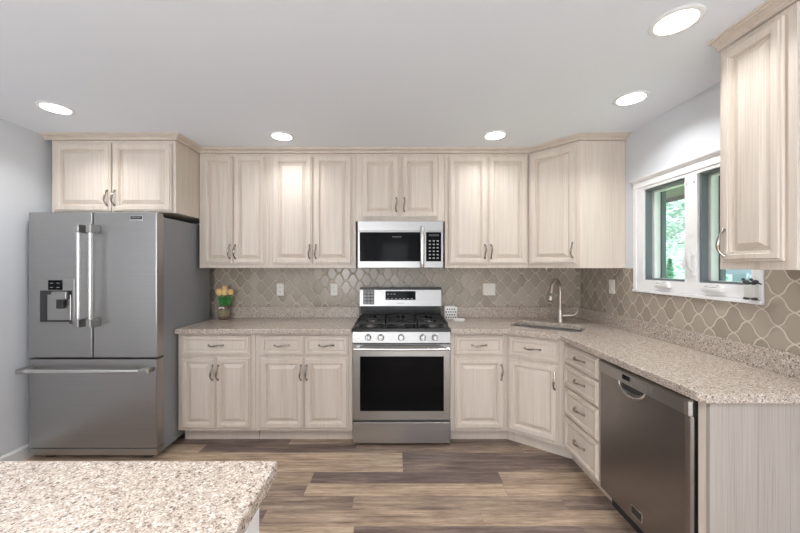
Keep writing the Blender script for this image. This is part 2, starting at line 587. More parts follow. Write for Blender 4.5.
UZ0, UZ1 = 1.387, 2.372
UF = 2.875                                    # face of the wall cabinets
DZ0, DZ1 = 1.42, 2.348
def wall_cabinet(x0, x1, z0, doors, label, yf=UF, handle_z=1.528, dz0=DZ0):
    t = thing('wall_cabinet', label, 'cabinet', (x0, yf, z0), 0, 'wall cabinets')
    b = MB().box(0, x1 - x0, 0, YB - 0.002 - yf, 0, UZ1 - z0)
    b.done('carcass', WOOD, t, bevel=0.0015)
    k = len(doors)
    for i, (a, c) in enumerate(doors):
        hx = (c - 0.021) if (i == 0 and k == 2) else (a + 0.021)
        door(t, a - x0, dz0 - z0, c - a, DZ1 - dz0, hx - x0, handle_z - z0)
    return t
wall_cabinet(-2.645, -1.69, 1.815, [(-2.612, -2.18), (-2.165, -1.714)], 'pale deep double door cabinet mounted directly above the refrigerator', 2.57, 1.924, 1.822)
wall_cabinet(-1.686, -1.087, UZ0, [(-1.650, -1.395), (-1.388, -1.117)], 'pale wall cabinet with two narrow doors right beside the refrigerator')
wall_cabinet(-1.085, -0.338, UZ0, [(-1.054, -0.711), (-0.699, -0.370)], 'pale wall cabinet with two tall doors left of the microwave')
wall_cabinet(-0.336, 0.428, 1.787, [(-0.286, 0.031), (0.057, 0.373)], 'short pale wall cabinet with two doors above the microwave', UF, 1.93, 1.818)
wall_cabinet(0.430, 1.148, UZ0, [(0.460, 0.791), (0.802, 1.137)], 'pale wall cabinet with two tall doors right of the microwave')

# diagonal corner wall cabinet
A, B = Vector((1.151, 2.875)), Vector((1.43, 2.57))
ang = math.atan2(B.y - A.y, B.x - A.x)
Lc = (B - A).length
t = thing('corner_wall_cabinet', 'pale diagonal corner wall cabinet with one door above the sink', 'cabinet', (A.x, A.y, UZ0), ang)
def to_local(p, o, a):
    d = Vector(p) - Vector(o)
    return (d.x * math.cos(-a) - d.y * math.sin(-a), d.x * math.sin(-a) + d.y * math.cos(-a))
poly = [to_local(p, A, ang) for p in (A, B, (XR - 0.002, B.y), (XR - 0.002, YB - 0.002), (A.x, YB - 0.002))]
MB().prism(poly, 0, UZ1 - UZ0).done('carcass', WOOD, t, bevel=0.0015)
door(t, 0.018, DZ0 - UZ0, Lc - 0.045, DZ1 - DZ0, Lc - 0.050, 1.528 - UZ0)

# wall cabinet on the right wall, close to the camera (local x runs towards the camera)
fx = 1.473
t = thing('wall_cabinet', 'pale tall single door wall cabinet on right wall, nearest the viewer', 'cabinet', (fx, 1.511, UZ0), -PI / 2, 'wall cabinets')
MB().box(0, 0.291, 0, XR - 0.002 - fx, 0, UZ1 - UZ0).done('carcass', WOOD, t, bevel=0.0015)
door(t, 0.020, DZ0 - UZ0, 0.238, DZ1 - DZ0, 0.041, 1.505 - UZ0)

# crown moulding
CROWN = [(0.0, 2.3725), (0.011, 2.3725), (0.013, 2.376), (0.011, 2.380), (0.007, 2.381), (0.011, 2.388), (0.024, 2.396), (0.038, 2.399), (0.039, 2.4030), (0.048, 2.4035), (0.050, HC - 0.0005), (0.0, HC - 0.0005)]
def crown(path, name, label):
    path = [Vector(p) for p in path]
    ns = []
    for a, b in zip(path[:-1], path[1:]):
        dd = (b - a).normalized()
        ns.append(Vector((dd.y, -dd.x)))          # outward = right of travel
    rings = []
    for i, p in enumerate(path):
        if i == 0:
            m = ns[0]
        elif i == len(path) - 1:
            m = ns[-1]
        else:
            m = (ns[i - 1] + ns[i]).normalized()
            m = m / max(0.3, m.dot(ns[i]))
        rings.append([(p.x + m.x * d_ * 1.2, p.y + m.y * d_ * 1.2, z) for d_, z in CROWN])
    return tag(MB().loops(rings).done(name, WOOD), label, 'moulding')
crown([(XL + 0.002, 2.568), (-1.688, 2.568), (-1.688, 2.873), (1.1505, 2.873), (1.429, 2.568), (XR - 0.002, 2.568)], 'crown_moulding', 'long pale crown moulding running along the back wall cabinets under the ceiling')
crown([(fx - 0.002, 1.5105), (fx - 0.002, 1.218), (XR - 0.002, 1.218)], 'crown_moulding', 'short pale crown moulding on top of the nearest right wall cabinet')

# ------------------------------------------------------------------ base cabinets
BF = 2.63                                      # face of the base cabinets
BZ0, BZ1 = 0.106, 0.875
def base_cabinet(x0, x1, label):
    t = thing('base_cabinet', label, 'cabinet', (x0, BF, 0), 0, 'base cabinets')
    MB().box(0, x1 - x0, 0, YB - 0.002 - BF, BZ0, BZ1).done('carcass', WOOD, t, bevel=0.0015)
    tk = MB().box(0.004, x1 - x0 + (0.026 if x1 > 0.5 else 0), 0.075, 0.09, 0, BZ0 - 0.001)
    tk.done('toe_kick', WOOD, t)
    return t
x0 = -1.709
t = base_cabinet(x0, -1.101, 'pale base cabinet with one drawer over two doors, beside the refrigerator')
drawer(t, -1.676 - x0, 0.706, 0.541, 0.151)
door(t, -1.676 - x0, 0.129, 0.268, 0.556, -1.676 + 0.247 - x0, 0.57)
door(t, -1.405 - x0, 0.129, 0.270, 0.556, -1.405 + 0.021 - x0, 0.57)
x0 = -1.099
t = base_cabinet(x0, -0.336, 'pale base cabinet with two drawers over two doors, left of the range')
for a, c, s in ((-1.061, -0.716, 1), (-0.712, -0.368, 0)):
    drawer(t, a - x0, 0.706, c - a, 0.151)
    door(t, a - x0, 0.129, c - a, 0.556, (c - 0.021 if s else a + 0.021) - x0, 0.57)
x0 = 0.437
PA, PB = Vector((0.885, 2.63)), Vector((1.215, 2.385))
t = base_cabinet(x0, PA.x - 0.001, 'pale narrow base cabinet with one drawer and one door, right of the range')
drawer(t, 0.468 - x0, 0.706, 0.385, 0.151)
door(t, 0.468 - x0, 0.129, 0.385, 0.556, 0.853 - 0.021 - x0, 0.57)

# diagonal sink base
ang = math.atan2(PB.y - PA.y, PB.x - PA.x)
Lb = (PB - PA).length
t = thing('sink_base_cabinet', 'pale angled corner base cabinet under the sink with one false drawer', 'cabinet', (PA.x, PA.y, 0), ang)
MB().prism([(0.0, 0.0), (Lb, 0.0), (Lb - 0.01, 0.02), (0.012, 0.02)], BZ0, BZ1).done('carcass', WOOD, t)
MB().box(-0.024, Lb + 0.036, 0.0752, 0.09, 0, BZ0 - 0.001).done('toe_kick', WOOD, t)
drawer(t, 0.014, 0.706, Lb - 0.055, 0.151, 'false_drawer')
door(t, 0.014, 0.129, Lb - 0.055, 0.556, Lb - 0.063, 0.57)

# right run: drawer bank
RX = 1.215
def right_thing(name, label, cat, y, group=None):
    return thing(name, label, cat, (RX, y, 0), -PI / 2, group)
t = right_thing('drawer_base_cabinet', 'pale base cabinet with a bank of four drawers beside the dishwasher', 'cabinet', PB.y - 0.001)
DEP = XR - 0.002 - RX
MB().box(0, 0.417, 0, DEP, BZ0, BZ1).done('carcass', WOOD, t, bevel=0.0015)
MB().box(-0.037, 0.417, 0.075, 0.09, 0, BZ0 - 0.001).done('toe_kick', WOOD, t)
for z0, z1 in ((0.727, 0.857), (0.566, 0.715), (0.362, 0.552), (0.129, 0.348)):
    drawer(t, 0.018, z0, 0.393, z1 - z0)

# peninsula end panel with its front stile
t = right_thing('end_panel', 'pale wood end panel, shade painted into its colour, closing the counter run by the dishwasher', 'panel', 1.336)
MB().box(0, 0.0335, 0, 0.022, 0, BZ1).done('stile', WOOD, t, bevel=0.001)
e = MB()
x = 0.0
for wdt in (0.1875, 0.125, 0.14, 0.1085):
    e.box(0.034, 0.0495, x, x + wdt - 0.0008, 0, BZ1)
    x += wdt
e.done('side_panel', WOOD_SHADED, t)

# ------------------------------------------------------------------ countertops
CZ0, CZ1 = 0.876, 0.914
def offset_pt(p, d):
    return p + d
nrm = Vector(((PB - PA).normalized().y, -(PB - PA).normalized().x))   # into the room
q = PA + nrm * 0.046
dirv = (PB - PA).normalized()
CE = 2.582
CXE = 1.172
pa = q + dirv * ((CE - q.y) / dirv.y)
pb = q + dirv * ((CXE - q.x) / dirv.x)
outline = [(0.434, CE), (pa.x, pa.y), (pb.x, pb.y), (CXE, 1.296), (CXE + 0.022, 1.270), (XR - 0.002, 1.270), (XR - 0.002, YB - 0.002), (0.434, YB - 0.002)]
# sink opening, rotated with the diagonal
SCN = Vector((1.247, 2.735))
sdir = Vector((math.cos(math.radians(-36)), math.sin(math.radians(-36))))
snor = Vector((-sdir.y, sdir.x))
def rrect(hw, hd, r, n=5):
    pts = []
    for cx, cy, a0 in ((hw - r, hd - r, 0), (-hw + r, hd - r, 90), (-hw + r, -hd + r, 180), (hw - r, -hd + r, 270)):
        for k in range(n + 1):
            a = math.radians(a0 + 90 * k / n)
            pts.append((cx + r * math.cos(a), cy + r * math.sin(a)))
    return pts
def sink_pts(hw, hd, r):
    return [SCN + sdir * p[0] + snor * p[1] for p in rrect(hw, hd, r)]
SHW, SHD = 0.262, 0.165
hole = [(p.x, p.y) for p in sink_pts(SHW, SHD, 0.05)]
def slab(outer, inner, z0, z1):
    b = MB()
    bm = b.bm
    def ring(pts, z):
        vs = [bm.verts.new((p[0], p[1], z)) for p in pts]
        return vs, [bm.edges.new((vs[i], vs[(i + 1) % len(vs)])) for i in range(len(vs))]
    for z in (z0, z1):
        ov, oe = ring(outer, z)
        es = list(oe)
        if inner:
            iv, ie = ring(inner, z)
            es += ie
        bmesh.ops.triangle_fill(bm, edges=es, use_beauty=True)
        if z == z0:
            lo = (ov, iv if inner else None)
        else:
            hi = (ov, iv if inner else None)
    for a, c in zip(lo, hi):
        if a:
            n = len(a)
            for i in range(n):
                bm.faces.new((a[i], a[(i + 1) % n], c[(i + 1) % n], c[i]))
    return b
t = thing('countertop', 'speckled beige stone countertop with sink, running from range round to right wall', 'countertop', (0, 0, 0), 0, 'stone countertops')
slab(outline, hole, CZ0, CZ1).done('top_slab', GRANITE, t, bevel=0.004, seg=2)
tag(MB().box(0.434, XR - 0.0095, YB - 0.03, YB - 0.009, CZ1 + 0.0003, 1.016).done('stone_upstand', GRANITE, bevel=0.002), 'low speckled stone upstand along the back wall right of the range', 'upstand', 'stone upstands')
tag(MB().box(XR - 0.03, XR - 0.0095, 1.275, YB - 0.0305, CZ1 + 0.0003, 1.016).done('stone_upstand', GRANITE, bevel=0.002), 'low speckled stone upstand along the right wall below the window', 'upstand', 'stone upstands')
t = thing('countertop', 'speckled beige stone countertop between the refrigerator and the range', 'countertop', (0, 0, 0), 0, 'stone countertops')
MB().prism([(-1.709, CE), (-0.337, CE), (-0.337, YB - 0.002), (-1.709, YB - 0.002)], CZ0, CZ1).done('top_slab', GRANITE, t, bevel=0.004)
tag(MB().box(-1.709, -0.337, YB - 0.03, YB - 0.009, CZ1 + 0.0003, 1.016).done('stone_upstand', GRANITE, bevel=0.002), 'low speckled stone upstand behind the tulip jar', 'upstand', 'stone upstands')

# tiled backsplash on the walls
struct(MB().box(-2.6, XR - 0.009, YB - 0.0085, YB - 0.0005, 0.92, UZ0 - 0.001).done('trim_1', TILE_X))
b = MB()
b.box(XR - 0.0085, XR - 0.0005, 2.486, YB - 0.009, 0.92, UZ0 - 0.001)
b.box(XR - 0.0085, XR - 0.0005, 1.594, 2.4855, 0.92, 1.214)
b.box(XR - 0.0085, XR - 0.0005, 0.3, 1.5935, 0.92, UZ0 - 0.001)
struct(b.done('trim_2', TILE_Y))

# ------------------------------------------------------------------ sink and faucet
t = thing('kitchen_sink', 'stainless undermount sink basin let into the corner countertop', 'sink', (SCN.x, SCN.y, 0.70), math.radians(-36))
def sring(hw, hd, r, z):
    return [(p[0], p[1], z) for p in rrect(hw, hd, r)]
b = MB()
b.loops([sring(SHW + .010, SHD + .010, .055, 0.1745), sring(SHW + .008, SHD + .008, .05, .1745), sring(SHW + .004, SHD + .004, .05, .172), sring(SHW - .006, SHD - .006, .05, .03), sring(SHW - .03, SHD - .03, .06, .006), sring(0.05, 0.05, .049, 0.0)], cap0=False)
b.done('basin', STEEL, t, smooth=True)
MB().lathe([(0.05, 0.0005), (0.045, 0.003), (0.03, 0.002), (0.0, 0.001)], 20).done('drain', STEEL_TRIM, t, smooth=True)

fp = Vector((1.452, 2.93))
t = thing('faucet', 'brushed nickel gooseneck faucet with side lever behind the corner sink', 'faucet', (fp.x, fp.y, CZ1), 0)
MB().lathe([(0.031, 0), (0.031, 0.006), (0.027, 0.012), (0.0255, 0.05), (0.0245, 0.10), (0.020, 0.116), (0.0145, 0.130)], 20).done('base', NICKEL, t, smooth=True)
fd = Vector((-0.78, -0.62)).normalized()
pts = [(0, 0, 0.12), (0, 0, 0.2), (0, 0, 0.27)]
R = 0.078
for k in range(1, 13):
    a = PI * k / 12 * 0.93
    pts.append((fd.x * R * (1 - math.cos(a)), fd.y * R * (1 - math.cos(a)), 0.27 + 0.10 * math.sin(a)))
e = Vector(pts[-1])
dn = (e - Vector(pts[-2])).normalized()
MB().tube(pts, 0.0145, 14).done('spout', NICKEL, t, smooth=True)
hd_ = [e, e + dn * 0.02, e + dn * 0.05, e + dn * 0.098, e + dn * 0.102]
MB().tube(hd_, [0.016, 0.018, 0.020, 0.026, 0.023], 14).done('spray_head', NICKEL, t, smooth=True)
mb = MB().box(-0.006, 0.006, -0.004, 0.004, -0.016, 0.016)
so = mb.done('spray_button', DKPLAS, t, tuple(e + dn * 0.05 + Vector((-0.008, -0.0165, 0))), bevel=0.002)
lv = [(0.012, -0.004, 0.055), (0.035, -0.014, 0.057), (0.075, -0.03, 0.058), (0.105, -0.04, 0.066), (0.122, -0.046, 0.085), (0.128, -0.048, 0.108)]
MB().tube(lv, [0.019, 0.018, 0.014, 0.012, 0.009, 0.007], 12).done('lever', NICKEL, t, smooth=True)

# ------------------------------------------------------------------ gas range
RW0, RW1 = -0.3295, 0.4305
RC = (RW0 + RW1) / 2
HW = (RW1 - RW0) / 2
RF = 2.585
t = thing('gas_range', 'stainless steel gas range with five burners and black oven window', 'range', (RC, RF, 0))
MB().box(-HW, HW, 0.045, 0.585, 0.03, 0.895).done('body', STEEL, t)
for sx in (-1, 1):
    for y in (0.1, 0.54):
        MB().lathe([(0.015, 0), (0.015, 0.03)], 10, c=(sx * (HW - 0.05), y, 0)).done('foot', DKPLAS, t)
MB().loops([rect(-HW + i, HW - i, 0.028 + i, 0.190 - i, y) for i, y in ((0, 0.044), (0, 0.004), (0.004, 0.0))]).done('storage_drawer', STEEL, t)
dr = MB().loops([rect(-HW + i, HW - i, 0.204 + i, 0.800 - i, y) for i, y in ((0, 0.044), (0, 0.006), (0.006, 0.0))]).done('oven_door', STEEL, t)
MB().loops([rect(-0.322 + i, 0.328 - i, 0.279 + i, 0.703 - i, y) for i, y in ((0, 0.001), (0, -0.002), (0.003, -0.004))]).done('oven_window', BLACKG, dr)
hb = MB()
hb.tube([(-0.365, -0.048, 0.770), (-0.2, -0.054, 0.770), (0, -0.056, 0.770), (0.2, -0.054, 0.770), (0.365, -0.048, 0.770)], 0.0125, 14)
for sx in (-1, 1):
    hb.box(sx * 0.335 - 0.012, sx * 0.335 + 0.012, -0.045, 0.001, 0.760, 0.780)
hb.done('oven_handle', STEEL_TRIM, dr, smooth=True)
MB().box(-0.30, 0.30, -0.0015, 0.001, 0.786, 0.792).done('door_vent', SLOT, dr)
# sloped control panel
cp = MB().loops([[(x, 0.0, 0.808), (x, 0.06, 0.808), (x, 0.06, 0.890), (x, 0.010, 0.890)] for x in (-HW, HW)]).done('control_panel', STEEL, t)
for kx in (-0.209, -0.11, 0.048, 0.216, 0.310):
    M = Matrix.Rotation(PI / 2 - 0.12, 4, 'X')
    k = MB().lathe([(0.026, 0), (0.026, 0.004), (0.021, 0.007), (0.020, 0.028), (0.017, 0.032), (0, 0.032)], 20, M=M).done('knob', STEEL, cp, (kx - RC, 0.004, 0.849), smooth=True)
    MB().box(-0.005, 0.005, -0.040, -0.030, -0.019, 0.019).done('knob_grip', STEEL_TRIM, k, bevel=0.002)
# cooktop
ct = MB()
ct.loops([[(-HW, y, z) for y, z in ((0.004, 0.892), (-0.006, 0.897), (-0.006, 0.918), (0.004, 0.924), (0.03, 0.918), (0.50, 0.918), (0.50, 0.892))],
          [(HW, y, z) for y, z in ((0.004, 0.892), (-0.006, 0.897), (-0.006, 0.918), (0.004, 0.924), (0.03, 0.918), (0.50, 0.918), (0.50, 0.892))]])
ct.done('cooktop', BLACK, t)
for bx, by, br in ((-0.25, 0.135, 0.042), (-0.25, 0.375, 0.034), (0.0, 0.255, 0.052), (0.25, 0.135, 0.046), (0.25, 0.375, 0.032)):
    bn = MB().lathe([(br + 0.012, 0.9182), (br + 0.010, 0.924), (br, 0.928), (br, 0.934), (0, 0.934)], 22).done('burner', STEEL_D, t, (bx, by, 0), smooth=True)
    MB().lathe([(br - 0.004, 0.934), (br - 0.004, 0.940), (br - 0.012, 0.943), (0, 0.943)], 22).done('burner_cap', IRON, bn, smooth=True)
for gx0, gx1 in ((-0.365, -0.130), (-0.122, 0.122), (0.130, 0.365)):
    g = MB()
    z0, z1, r = 0.946, 0.960, 0.006
    y0, y1 = 0.035, 0.475
    for yy in (y0, y1, (y0 + y1) / 2):
        g.box(gx0, gx1, yy - r, yy + r, z0, z1)
    for xx in (gx0 + r, gx1 - r):
        g.box(xx - r, xx + r, y0, y1, z0, z1)
    cx = (gx0 + gx1) / 2
    g.box(cx - r, cx + r, y0, y0 + 0.07, z0, z1)
    g.box(cx - r, cx + r, y1 - 0.07, y1, z0, z1)
    g.box(cx - r, cx + r, 0.2, 0.31, z0, z1)
    for yy in (0.135, 0.375):
        g.box(gx0, gx0 + 0.085, yy - r, yy + r, z0, z1)
        g.box(gx1 - 0.085, gx1, yy - r, yy + r, z0, z1)
    for xx in (gx0 + r, gx1 - r):
        for yy in (y0, y1):
            g.box(xx - r, xx + r, yy - r, yy + r, 0.9185, z0)
    g.done('grate', IRON, t, bevel=0.002)
# small bright oval griddle over the centre burner
# backguard
bg = MB().loops([[(x, y, z) for y, z in ((0.44, 1.037), (0.585, 1.030), (0.585, 1.190), (0.47, 1.197), (0.455, 1.19))] for x in (-HW + 0.006, HW - 0.006)]).done('backguard', STEEL, t, bevel=0.004)
MB().box(-HW + 0.006, HW - 0.006, 0.468, 0.589, 1.1975, 1.206).done('backguard_cap', BLACK, bg)
MB().box(-HW + 0.01, HW - 0.01, 0.501, 0.585, 0.897, 1.0295).done('back_riser', BLACK, t)
def on_bg(z):      # y of the sloped backguard face
    return 0.44 + (z - 1.037) / (1.19 - 1.037) * 0.015
def bgpiece(name, x0, x1, z0, z1, mat, par, off=0.002):
    return MB().loops([[(x, on_bg(z0) - off, z0), (x, on_bg(z0) + 0.004, z0), (x, on_bg(z1) + 0.004, z1), (x, on_bg(z1) - off, z1)] for x in (x0, x1)]).done(name, mat, par)
kp = bgpiece('keypad', -0.34, -0.24, 1.055, 1.184, DKPLAS, bg)
for i in range(3):
    for j in range(4):
        bgpiece('key', -0.333 + i * 0.031, -0.309 + i * 0.031, 1.062 + j * 0.030, 1.083 + j * 0.030, GREYBTN, kp, 0.0035)
dp = bgpiece('display', -0.137, 0.137, 1.097, 1.176, BLACKG, bg)
for i in range(7):
    bgpiece('display_key', -0.122 + i * 0.036, -0.104 + i * 0.036, 1.104, 1.111, GREYBTN, dp, 0.003)
for i in range(3):
    bgpiece('display_key', -0.122 + i * 0.03, -0.106 + i * 0.03, 1.145, 1.153, GREYBTN, dp, 0.003)
text_mesh('FRIGIDAIRE', 0.013, 'badge', DKPLAS, bg, (0, on_bg(1.066) - 0.0015, 1.066), (PI / 2 - 0.1, 0, 0))

# ------------------------------------------------------------------ microwave
MF = 2.815
t = thing('microwave', 'stainless over-the-range microwave with black glass door under short cabinet', 'microwave', (0.046, MF, 1.388))
MW = 0.362
MB().box(-MW, MW, 0.03, 0.36, 0.0, 0.398).done('body', STEEL_D, t)
MB().loops([rect(-MW + i, MW - i, 0.312 + i, 0.397 - i, y) for i, y in ((0, 0.029), (0, 0.003), (0.003, 0))]).done('vent_panel', STEEL, t)
dw = 0.198
md = MB().loops([rect(-MW + i, dw - i, 0.0 + i, 0.311 - i, y) for i, y in ((0, 0.029), (0, 0.003), (0.003, 0))]).done('door', STEEL, t)
MB().loops([rect(-MW + 0.018 + i, 0.18 - i, 0.055 + i, 0.302 - i, y) for i, y in ((0, 0.001), (0, -0.002), (0.002, -0.003))]).done('door_window', BLACKG, md)
h = MB().tube([(0.181, -0.030, 0.003), (0.181, -0.040, 0.05), (0.181, -0.044, 0.17), (0.181, -0.042, 0.29), (0.181, -0.030, 0.348)], [0.015, 0.018, 0.018, 0.018, 0.015], 14, 0.7)
h.box(0.171, 0.191, -0.03, 0.001, 0.015, 0.04)
h.box(0.171, 0.191, -0.03, 0.001, 0.285, 0.305)
h.done('door_handle', STEEL_TRIM, md, smooth=True)
text_mesh('FRIGIDAIRE', 0.015, 'badge', GREYBTN, md, (-0.03, -0.0042, 0.262), (PI / 2, 0, 0))
cp = MB().loops([rect(dw + 0.001 + i, MW - i, 0.0 + i, 0.311 - i, y) for i, y in ((0, 0.029), (0, 0.003), (0.003, 0))]).done('control_panel', STEEL, t)
kp = MB().box(0.216, MW - 0.018, -0.003, 0.001, 0.055, 0.302).done('keypad', BLACKG, cp)
MB().box(0.24, 0.325, -0.0042, -0.0028, 0.268, 0.285).done('clock_display', DKPLAS, kp)
for i in range(3):
    for j in range(6):
        MB().box(0.240 + i * 0.033, 0.256 + i * 0.033, -0.0042, -0.0028, 0.078 + j * 0.029, 0.088 + j * 0.029).done('key', GREYBTN, kp)

# ------------------------------------------------------------------ refrigerator
FX0, FX1, FF = -2.640, -1.715, 2.40
FW = FX1 - FX0
t = thing('refrigerator', 'stainless french door refrigerator with water dispenser and bottom freezer drawer', 'refrigerator', (FX0, FF, 0))
MB().box(0.004, FW - 0.004, 0.075, 0.70, 0.04, 1.765).done('cabinet_body', FRIDGE_SIDE, t, bevel=0.004)
MB().box(0.004, FW - 0.004, 0.006, 0.072, 0.036, 0.084).done('kick_grille', STEEL_F, t, bevel=0.003)
for x in (0.07, FW - 0.13):
    MB().box(x, x + 0.06, 0.05, 0.10, 0.0, 0.03).done('foot', DKPLAS, t)
    MB().box(x, x + 0.06, 0.60, 0.66, 0.0, 0.04).done('foot', DKPLAS, t)
def front(x0, x1, z0, z1, name, e=0.007):
    rings = []
    for i, y in ((0, 0.070), (0, e), (e * 0.3, e * 0.3), (e, 0)):
        rings.append(rect(x0 + i, x1 - i, z0 + i * 0.4, z1 - i * 0.4, y))
    return MB().loops(rings).done(name, STEEL_F, t)
mid = FW / 2
ZD = 0.740
fd_ = front(0, FW, 0.092, ZD - 0.008, 'freezer_drawer')
dl = front(0, mid - 0.004, ZD + 0.004, 1.790, 'left_door')
d2 = front(mid + 0.004, FW, ZD + 0.004, 1.790, 'right_door')
dl.name = 'door'
d2.name = 'door'
def fridge_handle(par, x):
    hb = MB()
    hb.tube([(x, -0.062, 1.03), (x, -0.062, 1.35), (x, -0.062, 1.68)], 0.0145, 16)
    b_ = hb.done('handle', STEEL_TRIM, par, smooth=True)
    for z in (1.00, 1.665):
        MB().box(x - 0.018, x + 0.018, -0.082, 0.001, z - 0.028, z + 0.032).done('handle_bracket', STEEL, b_, bevel=0.006)
HZ = 0.0
fridge_handle(dl, mid - 0.042)
fridge_handle(d2, mid + 0.042)
hb = MB().tube([(-0.012, -0.062, 0.665), (mid, -0.062, 0.665), (FW - 0.02, -0.062, 0.665)], 0.0145, 16)
b_ = hb.done('handle', STEEL_TRIM, fd_, smooth=True)
for x in (0.02, FW - 0.05):
    MB().box(x - 0.028, x + 0.028, -0.080, 0.001, 0.647, 0.683).done('handle_bracket', STEEL, b_, bevel=0.006)
for hx in (0.05, FW - 0.05):
    MB().lathe([(0.022, 1.7655), (0.022, 1.783), (0, 1.783)], 16).done('hinge_cap', STEEL_D, t, (hx, 0.10, 0))
# dispenser
dx0, dx1 = 0.076, 0.336
rx0, rx1, rz0, rz1 = dx0 + 0.014, dx1 - 0.014, 1.000, 1.228
ds = MB().loops([rect(dx0, dx1, 0.985, 1.312, 0.001), rect(dx0, dx1, 0.985, 1.312, -0.003), rect(dx0 + .004, dx1 - .004, 0.989, 1.308, -0.006),
                 rect(rx0, rx1, rz0, rz1, -0.006), rect(rx0, rx1, rz0, rz1, -0.002)]).done('dispenser', STEEL, dl)
MB().loops([rect(rx0 + 0.001, rx1 - 0.001, rz0 + 0.001, rz1 - 0.001, -0.0055), rect(rx0 + 0.022, rx1 - 0.010, rz0 + 0.012, rz1 - 0.001, -0.0025)], False, True).done('dispenser_recess', DKPLAS, ds)
MB().loops([rect(rx0 + 0.050, rx1 - 0.012, rz0 + 0.014, rz1 - 0.03, -0.0028), rect(rx0 + 0.054, rx1 - 0.016, rz0 + 0.018, rz1 - 0.034, -0.0048)]).done('dispenser_back', STEEL, ds)
MB().box(dx0 + 0.075, dx1 - 0.085, -0.0085, -0.006, 1.232, 1.302).done('dispenser_display', BLACKG, ds)
for i in range(2):
    for j in range(2):
        MB().box(dx0 + 0.09 + i * 0.045, dx0 + 0.112 + i * 0.045, -0.0095, -0.008, 1.248 + j * 0.03, 1.252 + j * 0.03).done('display_mark', GREYBTN, ds)
MB().box(dx0 + 0.12, dx1 - 0.03, -0.035, -0.007, 1.165, 1.222).done('dispenser_spout', STEEL, ds, bevel=0.006)
MB().box(dx0 + 0.15, dx1 - 0.06, -0.028, -0.009, 1.10, 1.163).done('dispenser_paddle', DKPLAS, ds, bevel=0.004)
MB().box(dx0 + 0.015, dx1 - 0.015, -0.03, -0.006, 0.990, 1.003).done('drip_tray', STEEL, ds, bevel=0.002)
bd = MB().box(FW - 0.190, FW - 0.100, -0.003, 0.001, 1.728, 1.766).done('badge', STEEL_TRIM, d2, bevel=0.001)
MB().box(FW - 0.186, FW - 0.104, -0.0042, -0.0028, 1.740, 1.762).done('badge_inlay', DKPLAS, bd)
text_mesh('FRIGIDAIRE', 0.0125, 'badge_lettering', GREYBTN, bd, (FW - 0.145, -0.0048, 1.751), (PI / 2, 0, 0))

# ------------------------------------------------------------------ dishwasher
t = right_thing('dishwasher', 'dark stainless dishwasher with pocket handle under the right countertop', 'dishwasher', 1.962)
DWW = 0.612
MB().box(0.004, DWW - 0.004, 0.04, DEP - 0.02, 0.10, 0.862).done('tub', DKPLAS, t)
MB().box(0.004, DWW - 0.004, 0.06, 0.08, 0.0, 0.099).done('toe_kick', DKPLAS, t)
def yring(prof, z):
    return [(x, y, z) for x, y in prof]
sec = [(0.0, 0.038), (0.0, 0.0), (0.006, -0.010), (0.016, -0.014), (DWW - 0.030, -0.014), (DWW - 0.012, -0.010), (DWW - 0.004, 0.0), (DWW - 0.004, 0.038)]
dd_ = MB().loops([yring(sec, 0.115), yring(sec, 0.788)]).done('door', STEEL_D, t, bevel=0.002)
sec2 = [(x, y - (0.006 if y < 0.02 else 0)) for x, y in sec]
cp = MB().loops([yring(sec2, 0.790), yring(sec2, 0.848), yring([(x, y + (0.008 if y < 0.02 else 0)) for x, y in sec2], 0.857)]).done('control_panel', STEEL, t)
MB().box(0.21, 0.265, -0.0215, -0.019, 0.812, 0.835).done('display', BLACKG, cp)
for i in range(5):
    for j in range(2):
        MB().box(0.285 + i * 0.028, 0.297 + i * 0.028, -0.0213, -0.019, 0.806 + j * 0.02, 0.812 + j * 0.02).done('button', GREYBTN, cp)
MB().lathe([(0.006, 0), (0.006, 0.002), (0, 0.002)], 12, M=Matrix.Rotation(PI / 2, 4, 'X')).done('button', GREYBTN, cp, (0.15, -0.0195, 0.823))
# crescent pocket handle hanging below the strip
outer, inner = [], []
for k in range(17):
    a = PI * k / 16
    outer.append((0.275 - 0.092 * math.cos(a), 0.792 - 0.052 * math.sin(a)))
    inner.append((0.275 - 0.078 * math.cos(a), 0.794 - 0.036 * math.sin(a)))
lip = MB()
pts = [(x, -0.020, z) for x, z in outer]
lip.tube(pts, [0.003 + 0.006 * math.sin(PI * k / 16) for k in range(17)], 8)
pk = lip.done('pocket_handle', STEEL_TRIM, dd_, smooth=True)
b = MB()
b.loops([[(x, -0.0142, z) for x, z in inner], [(x, -0.0155, z) for x, z in inner]])
b.done('pocket_recess', SLOT, pk)
bd = MB().box(0.268, 0.345, -0.0165, -0.0135, 0.150, 0.198).done('badge', STEEL_TRIM, dd_, bevel=0.0008)
MB().box(0.273, 0.340, -0.0175, -0.016, 0.155, 0.193).done('badge_inlay', DKPLAS, bd)

# ------------------------------------------------------------------ island in the foreground
IX1, IY1 = -0.294, 0.836
t = tag(MB().box(-2.2, IX1, -0.42, IY1, CZ0, CZ1).done('island_countertop', GRANITE, bevel=0.005, seg=3), 'pale speckled stone island countertop filling the lower left foreground', 'countertop')
t = thing('island_cabinet', 'white island cabinet under the foreground stone countertop', 'cabinet', (-1.2, 0.2, 0))
MB().box(-0.95, 0.87, -0.57, 0.595, 0.08, CZ0 - 0.001).done('carcass', ISLEW, t, bevel=0.002)
MB().box(-0.90, 0.82, -0.52, 0.54, 0.0, 0.079).done('toe_kick', ISLEW, t)
b = MB()
for k in range(11):
    y = -0.57 + k * 0.106
    b.box(0.8705, 0.8785, y + 0.002, y + 0.102, 0.085, CZ0 - 0.002)
b.done('side_panel', ISLEW, t, bevel=0.003)

